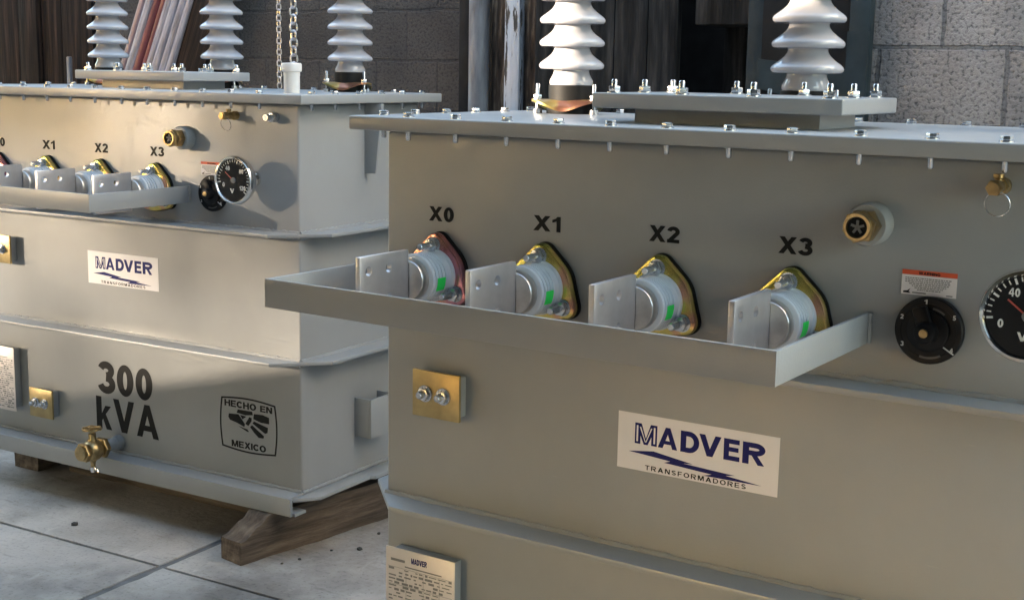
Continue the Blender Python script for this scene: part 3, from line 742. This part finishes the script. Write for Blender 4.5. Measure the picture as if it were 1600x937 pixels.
c_last = [o for o in COL.objects if o.name.startswith('stone_chip')][5]
c_last['label'] = 'tiny dark stone chip alone on the concrete below the drain valve'

# ------------------------------------------------------------------ background
def block_mat(name, base, dark, mortar, bw, bh, off, scale=1.0):
    m = bpy.data.materials.new(name); m.use_nodes = True; t = m.node_tree; bs = t.nodes['Principled BSDF']; bs.inputs['Roughness'].default_value = .9
    tc = t.nodes.new('ShaderNodeTexCoord'); mp = t.nodes.new('ShaderNodeMapping'); mp.inputs['Rotation'].default_value = (R(90), 0, 0); mp.inputs['Location'].default_value = off
    t.links.new(tc.outputs['Object'], mp.inputs[0])
    nz0 = t.nodes.new('ShaderNodeTexNoise'); nz0.inputs['Scale'].default_value = 14; t.links.new(tc.outputs['Object'], nz0.inputs[0])
    mixv = t.nodes.new('ShaderNodeVectorMath'); mixv.operation = 'MULTIPLY_ADD'; mixv.inputs[1].default_value = (.018, .018, .018)
    t.links.new(nz0.outputs['Color'], mixv.inputs[0]); t.links.new(mp.outputs[0], mixv.inputs[2])
    br = t.nodes.new('ShaderNodeTexBrick'); br.inputs['Scale'].default_value = 1; br.inputs['Brick Width'].default_value = bw; br.inputs['Row Height'].default_value = bh
    br.inputs['Mortar Size'].default_value = .007; br.inputs['Mortar Smooth'].default_value = .4; br.offset = .5; br.squash = 1
    br.inputs['Color1'].default_value = (*base, 1); br.inputs['Color2'].default_value = (*[c*.78 for c in base], 1); br.inputs['Mortar'].default_value = (*mortar, 1)
    t.links.new(mixv.outputs[0], br.inputs['Vector'])
    n1 = t.nodes.new('ShaderNodeTexNoise'); n1.inputs['Scale'].default_value = 95; n1.inputs['Detail'].default_value = 6; n1.inputs['Roughness'].default_value = .6; t.links.new(tc.outputs['Object'], n1.inputs[0])
    r1 = t.nodes.new('ShaderNodeValToRGB'); r1.color_ramp.elements[0].position = .34; r1.color_ramp.elements[1].position = .50; r1.color_ramp.elements[0].color = (.34, .34, .35, 1); r1.color_ramp.elements[1].color = (1.1, 1.08, 1.05, 1)
    t.links.new(n1.outputs['Fac'], r1.inputs[0])
    n2 = t.nodes.new('ShaderNodeTexNoise'); n2.inputs['Scale'].default_value = 3; n2.inputs['Detail'].default_value = 6; t.links.new(tc.outputs['Object'], n2.inputs[0])
    r2_ = t.nodes.new('ShaderNodeValToRGB'); r2_.color_ramp.elements[0].position = .3; r2_.color_ramp.elements[1].position = .7; r2_.color_ramp.elements[0].color = (.52, .50, .50, 1); r2_.color_ramp.elements[1].color = (1.15, 1.12, 1.1, 1)
    t.links.new(n2.outputs['Fac'], r2_.inputs[0])
    m1 = t.nodes.new('ShaderNodeMix'); m1.data_type = 'RGBA'; m1.blend_type = 'MULTIPLY'; m1.inputs[0].default_value = 1
    t.links.new(br.outputs['Color'], m1.inputs[6]); t.links.new(r1.outputs[0], m1.inputs[7])
    m2 = t.nodes.new('ShaderNodeMix'); m2.data_type = 'RGBA'; m2.blend_type = 'MULTIPLY'; m2.inputs[0].default_value = 1
    t.links.new(m1.outputs[2], m2.inputs[6]); t.links.new(r2_.outputs[0], m2.inputs[7]); t.links.new(m2.outputs[2], bs.inputs['Base Color'])
    ad = t.nodes.new('ShaderNodeMath'); ad.operation = 'MULTIPLY_ADD'; ad.inputs[1].default_value = -1.3
    t.links.new(br.outputs['Fac'], ad.inputs[0]); t.links.new(n1.outputs['Fac'], ad.inputs[2])
    bp = t.nodes.new('ShaderNodeBump'); bp.inputs['Strength'].default_value = .7; bp.inputs['Distance'].default_value = .012
    t.links.new(ad.outputs[0], bp.inputs['Height']); t.links.new(bp.outputs[0], bs.inputs['Normal'])
    return m
EYE = 1.1941+GZ
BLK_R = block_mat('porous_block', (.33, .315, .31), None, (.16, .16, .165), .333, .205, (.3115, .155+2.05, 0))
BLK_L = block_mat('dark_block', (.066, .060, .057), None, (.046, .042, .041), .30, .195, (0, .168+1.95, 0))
def nbox(name, u0, u1, w0, w1, z0, z1, m, bev=.004, parent=None, rz=0):
    q = MB(); q.box(0, u1-u0, 0, w1-w0, 0, z1-z0, bev=bev)
    o = q.build(name, m, parent); o.location = NR(u0, w0, z0); o.rotation_euler = (0, 0, NY+rz); return o
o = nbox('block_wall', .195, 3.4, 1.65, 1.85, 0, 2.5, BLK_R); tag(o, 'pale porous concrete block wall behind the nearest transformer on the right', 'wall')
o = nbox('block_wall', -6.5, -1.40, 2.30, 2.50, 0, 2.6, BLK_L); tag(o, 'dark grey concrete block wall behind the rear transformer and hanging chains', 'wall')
DKBRD = mat('charred_boards', (.035, .032, .030), .8, spec=.12, n_scale=6, detail=8, bump=.4, bscale=25, stretch=(5, 5, .5),
            cols=[(.36, (.008, .0075, .007)), (.48, (.017, .016, .0155)), (.58, (.032, .029, .027)), (.72, (.065, .06, .055))])
BRBRD = mat('brown_boards', (.04, .025, .018), .7, spec=.12, n_scale=6, detail=8, bump=.3, bscale=25, stretch=(6, 6, .3),
            cols=[(.36, (.005, .0038, .0035)), (.48, (.013, .0085, .0065)), (.58, (.026, .015, .011)), (.72, (.06, .036, .027))])
PEEL = mat('peeling_paint', (.5, .5, .52), .7, n_scale=7, detail=8, bump=.4, bscale=30, stretch=(5, 5, .7),
           cols=[(.37, (.03, .024, .02)), (.41, (.10, .08, .065)), (.43, (.42, .42, .44)), (.8, (.55, .56, .60))])
RUST = mat('rusty_peeling', (.1, .08, .07), .8, spec=.12, n_scale=9, detail=8, bump=.5, bscale=35, stretch=(5, 5, .6),
           cols=[(.35, (.012, .010, .009)), (.5, (.05, .035, .026)), (.6, (.12, .09, .065)), (.7, (.22, .19, .16)), (.85, (.3, .28, .27))])
GREYP = mat('grey_metal_post', (.14, .145, .16), .5, n_scale=8, detail=8, stretch=(3, 3, .6), bump=.1, bscale=40,
            cols=[(.3, (.04, .04, .045)), (.45, (.11, .112, .125)), (.6, (.16, .165, .18)), (.8, (.24, .245, .26))])
BLKP = mat('black_metal', (.012, .012, .013), .6, spec=.12, n_scale=12, n_amt=.4)
TEAL = mat('dark_teal_paint', (.022, .032, .038), .5, spec=.12, n_scale=8, n_amt=.3, bump=.1, bscale=30)
STEELB = mat('blue_grey_steel', (.05, .056, .065), .5, n_scale=8, n_amt=.25, bump=.1, bscale=30)
# posts between the two walls (near-frame u measured at w = 2.0)
o = nbox('door_post', -1.250, -1.203, 2.0, 2.08, 0, 2.5, BLKP); tag(o, 'black narrow post at the end of the dark block wall', 'post')
q = MB(); q.lathe([(.036, 0), (.036, 2.5)], 28); o = q.build('grey_pipe_post', GREYP); o.location = NR(-1.163, 2.0, 0); tag(o, 'scuffed round grey pipe post beside the black narrow post', 'post')
o = nbox('rusty_post', -1.124, -1.050, 2.02, 2.10, 0, 2.5, RUST); tag(o, 'dark rusty post streaked with white between the grey pipe and the peeling white board', 'post')
o = nbox('peeling_board', -1.047, -.986, 1.985, 2.03, 0, 2.5, PEEL); tag(o, 'white board with badly peeling paint left of the near insulator', 'board')
o = nbox('rusty_post', -.983, -.915, 2.01, 2.08, 0, 2.5, RUST); tag(o, 'brown and black flaking post right of the peeling white board', 'post')
# black boarded wall with a recessed opening
wall = empty('boarded_wall', NR(-.875, 1.9), NY); tag(wall, 'dark boarded wall with a recessed opening behind the cover plate of the nearest transformer', 'wall')
rs = random.Random(21); x = 0; k = 0
while x < .49:
    w_ = rs.uniform(.085, .13); q = MB(); y0 = rs.uniform(0, .012)
    q.box(x+.002, x+w_-.002, y0, y0+.03, 0, 2.4, bev=.003); q.build('board', DKBRD, wall); x += w_
x = .60
q = MB(); q.box(x, x+.30, .20, .23, 0, 2.4); q.build('recess_panel', DKBRD, wall)
q = MB(); q.box(x+.001, x+.25, -.03, .20, EYE+.150, 2.4, bev=.004); q.build('lintel', DKBRD, wall)
q = MB(); q.box(-.4, x+.6, .26, .30, 0, 2.4); q.build('backing', BLKP, wall)
# steel posts
o = nbox('steel_post', -.070, -.002, 1.80, 1.88, 0, 2.6, TEAL); tag(o, 'dark teal steel post just left of the middle insulator', 'post')
o = nbox('steel_channel', .006, .052, 1.78, 1.86, 0, 2.6, STEELB); tag(o, 'blue grey steel channel hidden half behind the middle insulator', 'post')
br = empty('braced_frame', NR(.175, 1.60), NY); tag(br, 'dark teal steel frame with a sloping brace behind the middle insulator', 'frame')
q = MB(); q.box(.13, .185, 0, .04, 0, 2.6, bev=.002); q.build('upright', TEAL, br); q = MB(); q.box(-.121, .1295, .012, .03, 0, 2.6); q.build('panel', BLKP, br)
q = MB(); q.prism([(-.12, EYE-.035), (-.12, EYE+.045), (.13, EYE+.02), (.13, EYE+.12), (.188, EYE+.12), (.188, EYE-.118), (.09, EYE-.08)], -.012, .0, Matrix(((1, 0, 0, 0), (0, 0, 1, 0), (0, 1, 0, 0), (0, 0, 0, 1)))); q.build('brace', TEAL, br)
o = nbox('steel_beam', .30, 3.2, 1.45, 1.60, 0, EYE-.130, STEELB); tag(o, 'long dark blue steel plinth running along the foot of the pale block wall', 'beam')
# brown boards at far left
bw = empty('board_stack', NR(-5.05, 2.22), NY); tag(bw, 'dark brown upright boards leaning against the wall at the far left', 'boards')
x = 0; rs = random.Random(4)
while x < 1.42:
    w_ = rs.uniform(.12, .24); q = MB(); y0 = rs.uniform(0, .03); q.box(x, x+w_-.006, y0, y0+.03, 0, 2.5, bev=.004); q.build('board', BRBRD, bw); x += w_
o = nbox('thin_stake', -3.615, -3.595, 2.2, 2.22, 0, EYE+.03, GREYP); tag(o, 'thin pale stake standing at the right edge of the brown boards', 'stake')
# leaning wrapped bundle and dark plank
WRAP = mat('cloudy_wrap', (.35, .33, .36), .3, n_scale=9, detail=6, stretch=(6, 6, .5), bump=.5, bscale=40, cols=[(.3, (.10, .09, .10)), (.5, (.27, .25, .28)), (.7, (.45, .42, .46))])
REDT = mat('red_tube', (.15, .04, .045), .4, n_scale=9, n_amt=.3, stretch=(5, 5, .5))
PINK = mat('pinkish_tube', (.22, .15, .155), .4, n_scale=9, n_amt=.35, stretch=(5, 5, .5))
lb = empty('wrapped_bundle', NR(-3.615, 2.10), NY); tag(lb, 'leaning bundle of plastic wrapped pale tubes with red stripes', 'bundle')
tl = R(24)
for i, (dx, m_, r_) in enumerate(((-.085, PINK, .024), (-.045, WRAP, .025), (-.008, REDT, .022), (.030, REDT, .018), (.060, WRAP, .023), (.098, WRAP, .028), (.140, WRAP, .024), (.172, WRAP, .020))):
    q = MB(); q.tube([(dx, .0+.01*(i % 2), 0.0), (dx+.012*math.sin(i), .03, .8), (dx+.004, .06, 1.4), (dx, .09, 2.2)], r_, 10, jit=.12)
    o = q.build('tube', m_, lb); o.rotation_euler = (0, tl, 0); o.location = (-.045, 0, 0)
pk = nbox('dark_plank', -3.27, -3.02, 2.14, 2.18, 0, 2.5, BRBRD); pk.rotation_euler = (0, tl, NY); pk.rotation_mode = 'XYZ'
pk.matrix_world = Matrix.Translation(NR(-3.545, 2.17, 0)) @ Matrix.Rotation(NY, 4, 'Z') @ Matrix.Rotation(tl, 4, 'Y')
tag(pk, 'dark wide plank leaning beside the wrapped bundle', 'plank')
# hanging chains from a beam
bm_ = nbox('overhead_beam', -3.0, -1.9, 1.96, 2.04, 2.50, 2.60, STEELB)
q = MB(); q.box(.1, .16, .08, .34, .02, .08); q.box(.9, .96, .08, .34, .02, .08); q.build('bracket', STEELB, bm_)
tag(bm_, 'steel beam above the picture that carries the two hanging chains', 'beam')
def chain(name, loc, z1, z0, pitch, r, wr, label):
    q = MB(); n = int((z1-z0)/pitch)
    for i in range(n):
        z = z1-pitch*(i+.5); ax = i % 2; pts = []
        L_ = pitch/2+wr*.9
        for k in range(14):
            a = 2*PI*k/14; c, s_ = math.cos(a), math.sin(a)
            zz = (L_-r)*(1 if s_ > 0 else -1)+r*s_; xx = r*c
            pts.append((xx*.75, xx*.66, z+zz) if ax == 0 else (-xx*.66, xx*.75, z+zz))
        q.tube(pts, wr, 6, closed=True)
    o = q.build(name, GREYCH); o.location = loc; tag(o, label, 'chain'); return o
GREYCH = mat('galvanised_chain', (.42, .43, .46), .35, .8, n_scale=30, n_amt=.3)
chain('hanging_chain', NR(-2.105, 2.0), 2.5, 1.22, .0215, .0095, .0026, 'thin steel chain hanging left, reaching below the lid line')
chain('hanging_chain', NR(-2.029, 2.0), 2.5, 1.29, .030, .0155, .0042, 'thicker steel chain hanging right above the white vent cap')

# ------------------------------------------------------------------ added unseen blockers and bounce walls that shape the light on both tanks
BLOCKER = mat('sun_blocker', (.16, .14, .12), .9, n_scale=3, n_amt=.15, bump=.2, bscale=30)
sp = Vector((-SUN_T.y, SUN_T.x, 0))
def SQ(s, q_, z=0): return sp*q_ - SUN_T*s + Vector((0, 0, z))    # s metres towards the sun, q_ across
LIFT = math.tan(SUN_EL)
def wall_poly(name, s, pts, th, m):
    q = MB()
    q.prism(pts, 0, th, Matrix(((1, 0, 0, 0), (0, 0, 1, 0), (0, 1, 0, 0), (0, 0, 0, 1))))
    o = q.build(name, m, smooth=0)
    # local x -> q axis, local y -> away from tanks
    Mx = Matrix(((sp.x, -SUN_T.x, 0, 0), (sp.y, -SUN_T.y, 0, 0), (0, 0, 1, 0), (0, 0, 0, 1)))
    o.matrix_world = Matrix.Translation(SQ(s, 0)) @ Mx
    return o
SD = 6.0
qv = lambda p: p.x*sp.x + p.y*sp.y
sv = lambda p: -(p.x*SUN_T.x + p.y*SUN_T.y)
pl = NR(-.05, -.05); pf = FR(W+.05, -.05)
def top_at(p, z): return z + (SD - sv(p))*LIFT
qA, zA = qv(NR(-.05, -.05)), top_at(NR(-.05, -.05), GZ+1.105)
qI = qv(NR(.62, .45))
qB, zB = qI+.13, top_at(NR(.10, .0), GZ+1.108)
qC, zC = qI+.04, top_at(NR(.62, .45), GZ+1.285)
slope = .35
q0, q1, q2 = qv(NR(.12, .45))+.12, qv(FR(W, 0))-.03, qv(FR(W, 0))+4.0
zwr = top_at(FR(W, -.02), GZ+.42)
zw0, zw1 = top_at(FR(.6, -.07), GZ+.07), top_at(FR(.6, 0), GZ+1.195)
qR = qv(NR(W+.12, -.05))
yw = MB()
mxw = Matrix(((1, 0, 0, 0), (0, 0, 1, 0), (0, 1, 0, 0), (0, 0, 0, 1)))
yw.prism([(qR, 0), (q0, 0), (q0, zA), (qB, zB), (qC, zC), (qR, zC+slope*(qC-qR))], 0, .25, mxw)
yw.prism([(q0+.001, 0), (q1, 0), (q1, 4.6), (q0+.001, 4.6)], 0, .25, mxw)
yw.prism([(q1+.001, 0), (q2, 0), (q2, zw0), (q1+.001+.95, zw0), (q1+.001, zwr)], 0, .25, mxw)
yw.prism([(q1+.001, zw1), (q2, zw1), (q2, 4.6), (q1+.001, 4.6)], 0, .25, mxw)
yw.prism([(q2+.001, 0), (q2+5, 0), (q2+5, 4.6), (q2+.001, 4.6)], 0, .25, mxw)
yo = yw.build('sun_blocker_wall', BLOCKER, smooth=0)  # added sun blocker, outline cut to the wanted shadow edges
yo.matrix_world = Matrix.Translation(SQ(SD, 0)) @ Matrix(((sp.x, -SUN_T.x, 0, 0), (sp.y, -SUN_T.y, 0, 0), (0, 0, 1, 0), (0, 0, 0, 1)))
tag(yo, 'added plaster wall with a long opening, unseen on the left, shaped to block the sun', 'wall')
0 and print('WALL', qA, zA, qB, zB, qC, zC, q0, q1, zw0, zw1)
# added light shapers: slats thinning the sun, dark roof against sky, pale bounce surfaces
scr = MB(); zz = zw0-.05; pz = .016; nq = 24
far_z = lambda z: z - (SD - sv(FR(.6, 0)))*LIFT - GZ        # height on the rear tank that a ray at z reaches
while zz < zw1+.02:
    up_, lo_ = [], []
    for i in range(nq+1):
        q_ = q1+.002+(q2-q1-.004)*i/nq; fz = far_z(zz); a_ = min(1, (q_-q1)/1.1)
        tr = (.125*(1-.45*a_*min(1, max(0, (fz-.6)/.3)))+.16*math.exp(-((fz-.50)/.27)**2))*(.9+.1*a_)*(1+.22*math.sin(q_*5.1+fz*6)+.15*math.sin(q_*11-fz*9))
        h_ = pz*(1-tr)
        lo_.append((q_, zz-h_/2)); up_.append((q_, zz+h_/2))
    scr.prism(lo_+up_[::-1], .10, .106, mxw); zz += pz
so_ = scr.build('sun_filter_slats', BRBRD, smooth=0); so_.matrix_world = yo.matrix_world  # added filter, slat gaps set how much sun reaches the rear tank
tag(so_, 'added slats, unseen, thinning the sun through the long opening of the blocking wall', 'screen')
BOUNCE = mat('bounce_block', (.34, .375, .40), .7, n_scale=3, n_amt=.15, stretch=(1, 1, 6))
o = nbox('board_stack', 1.95, 2.3, -2.1, -.75, 0, .40, BOUNCE); tag(o, 'added low pale block, unseen on the right, bouncing light onto the front of the nearest transformer', 'boards')  # added reflector for the lower front of the near tank
CAN = mat('shade_canopy_sheet', (.05, .048, .045), .7, n_scale=3, n_amt=.2)
cn = empty('shade_canopy', NR(-4.8, -5.0), NY); tag(cn, 'added dark sheet roof over the camera, unseen, blocking sky light from the nearest transformer', 'shade_canopy')  # added, unseen; holds sky light off the near tank front
q = MB(); q.box(0, 8.8, 0, 4.62, 2.95, 3.02); q.build('shade_roof', CAN, cn)
for (x, y) in ((.1, .1), (7.05, .1), (7.05, 3.8)):
    q = MB(); q.box(x-.05, x+.05, y-.05, y+.05, 0, 2.949, bev=.004); q.build('post', STEELB, cn)
q = MB(); q.box(3.2, 4.2, .2, .3, 1.0, 2.949); q.box(4.201, 4.949, .2, .3, 0, 2.949); q.box(2.5, 3.199, .2, .3, 0, 2.949); q.box(.3, 2.499, .2, .3, 0, 2.28); q.box(.3, 2.499, .2, .3, 2.56, 2.949); q.box(1.42, 2.499, .2, .3, 2.2805, 2.5595); q.box(4.951, 8.2, .2, .3, 0, 2.949); q.box(8.1, 8.2, .301, 3.5, 0, 2.949); q.build('light_mask_panel', CAN, cn)  # added mask, gaps left only for chosen beams of sun
PALE = mat('bounce_pale_blue', (.76, .80, .84), .85, n_scale=2, n_amt=.08)
o = nbox('bounce_wall', 3.9, 4.15, .15, 3.6, 0, 7, PALE); tag(o, 'added pale blue bounce wall, unseen on the right, brightening the right sides of the transformers', 'wall')  # added fill reflector for right-facing surfaces
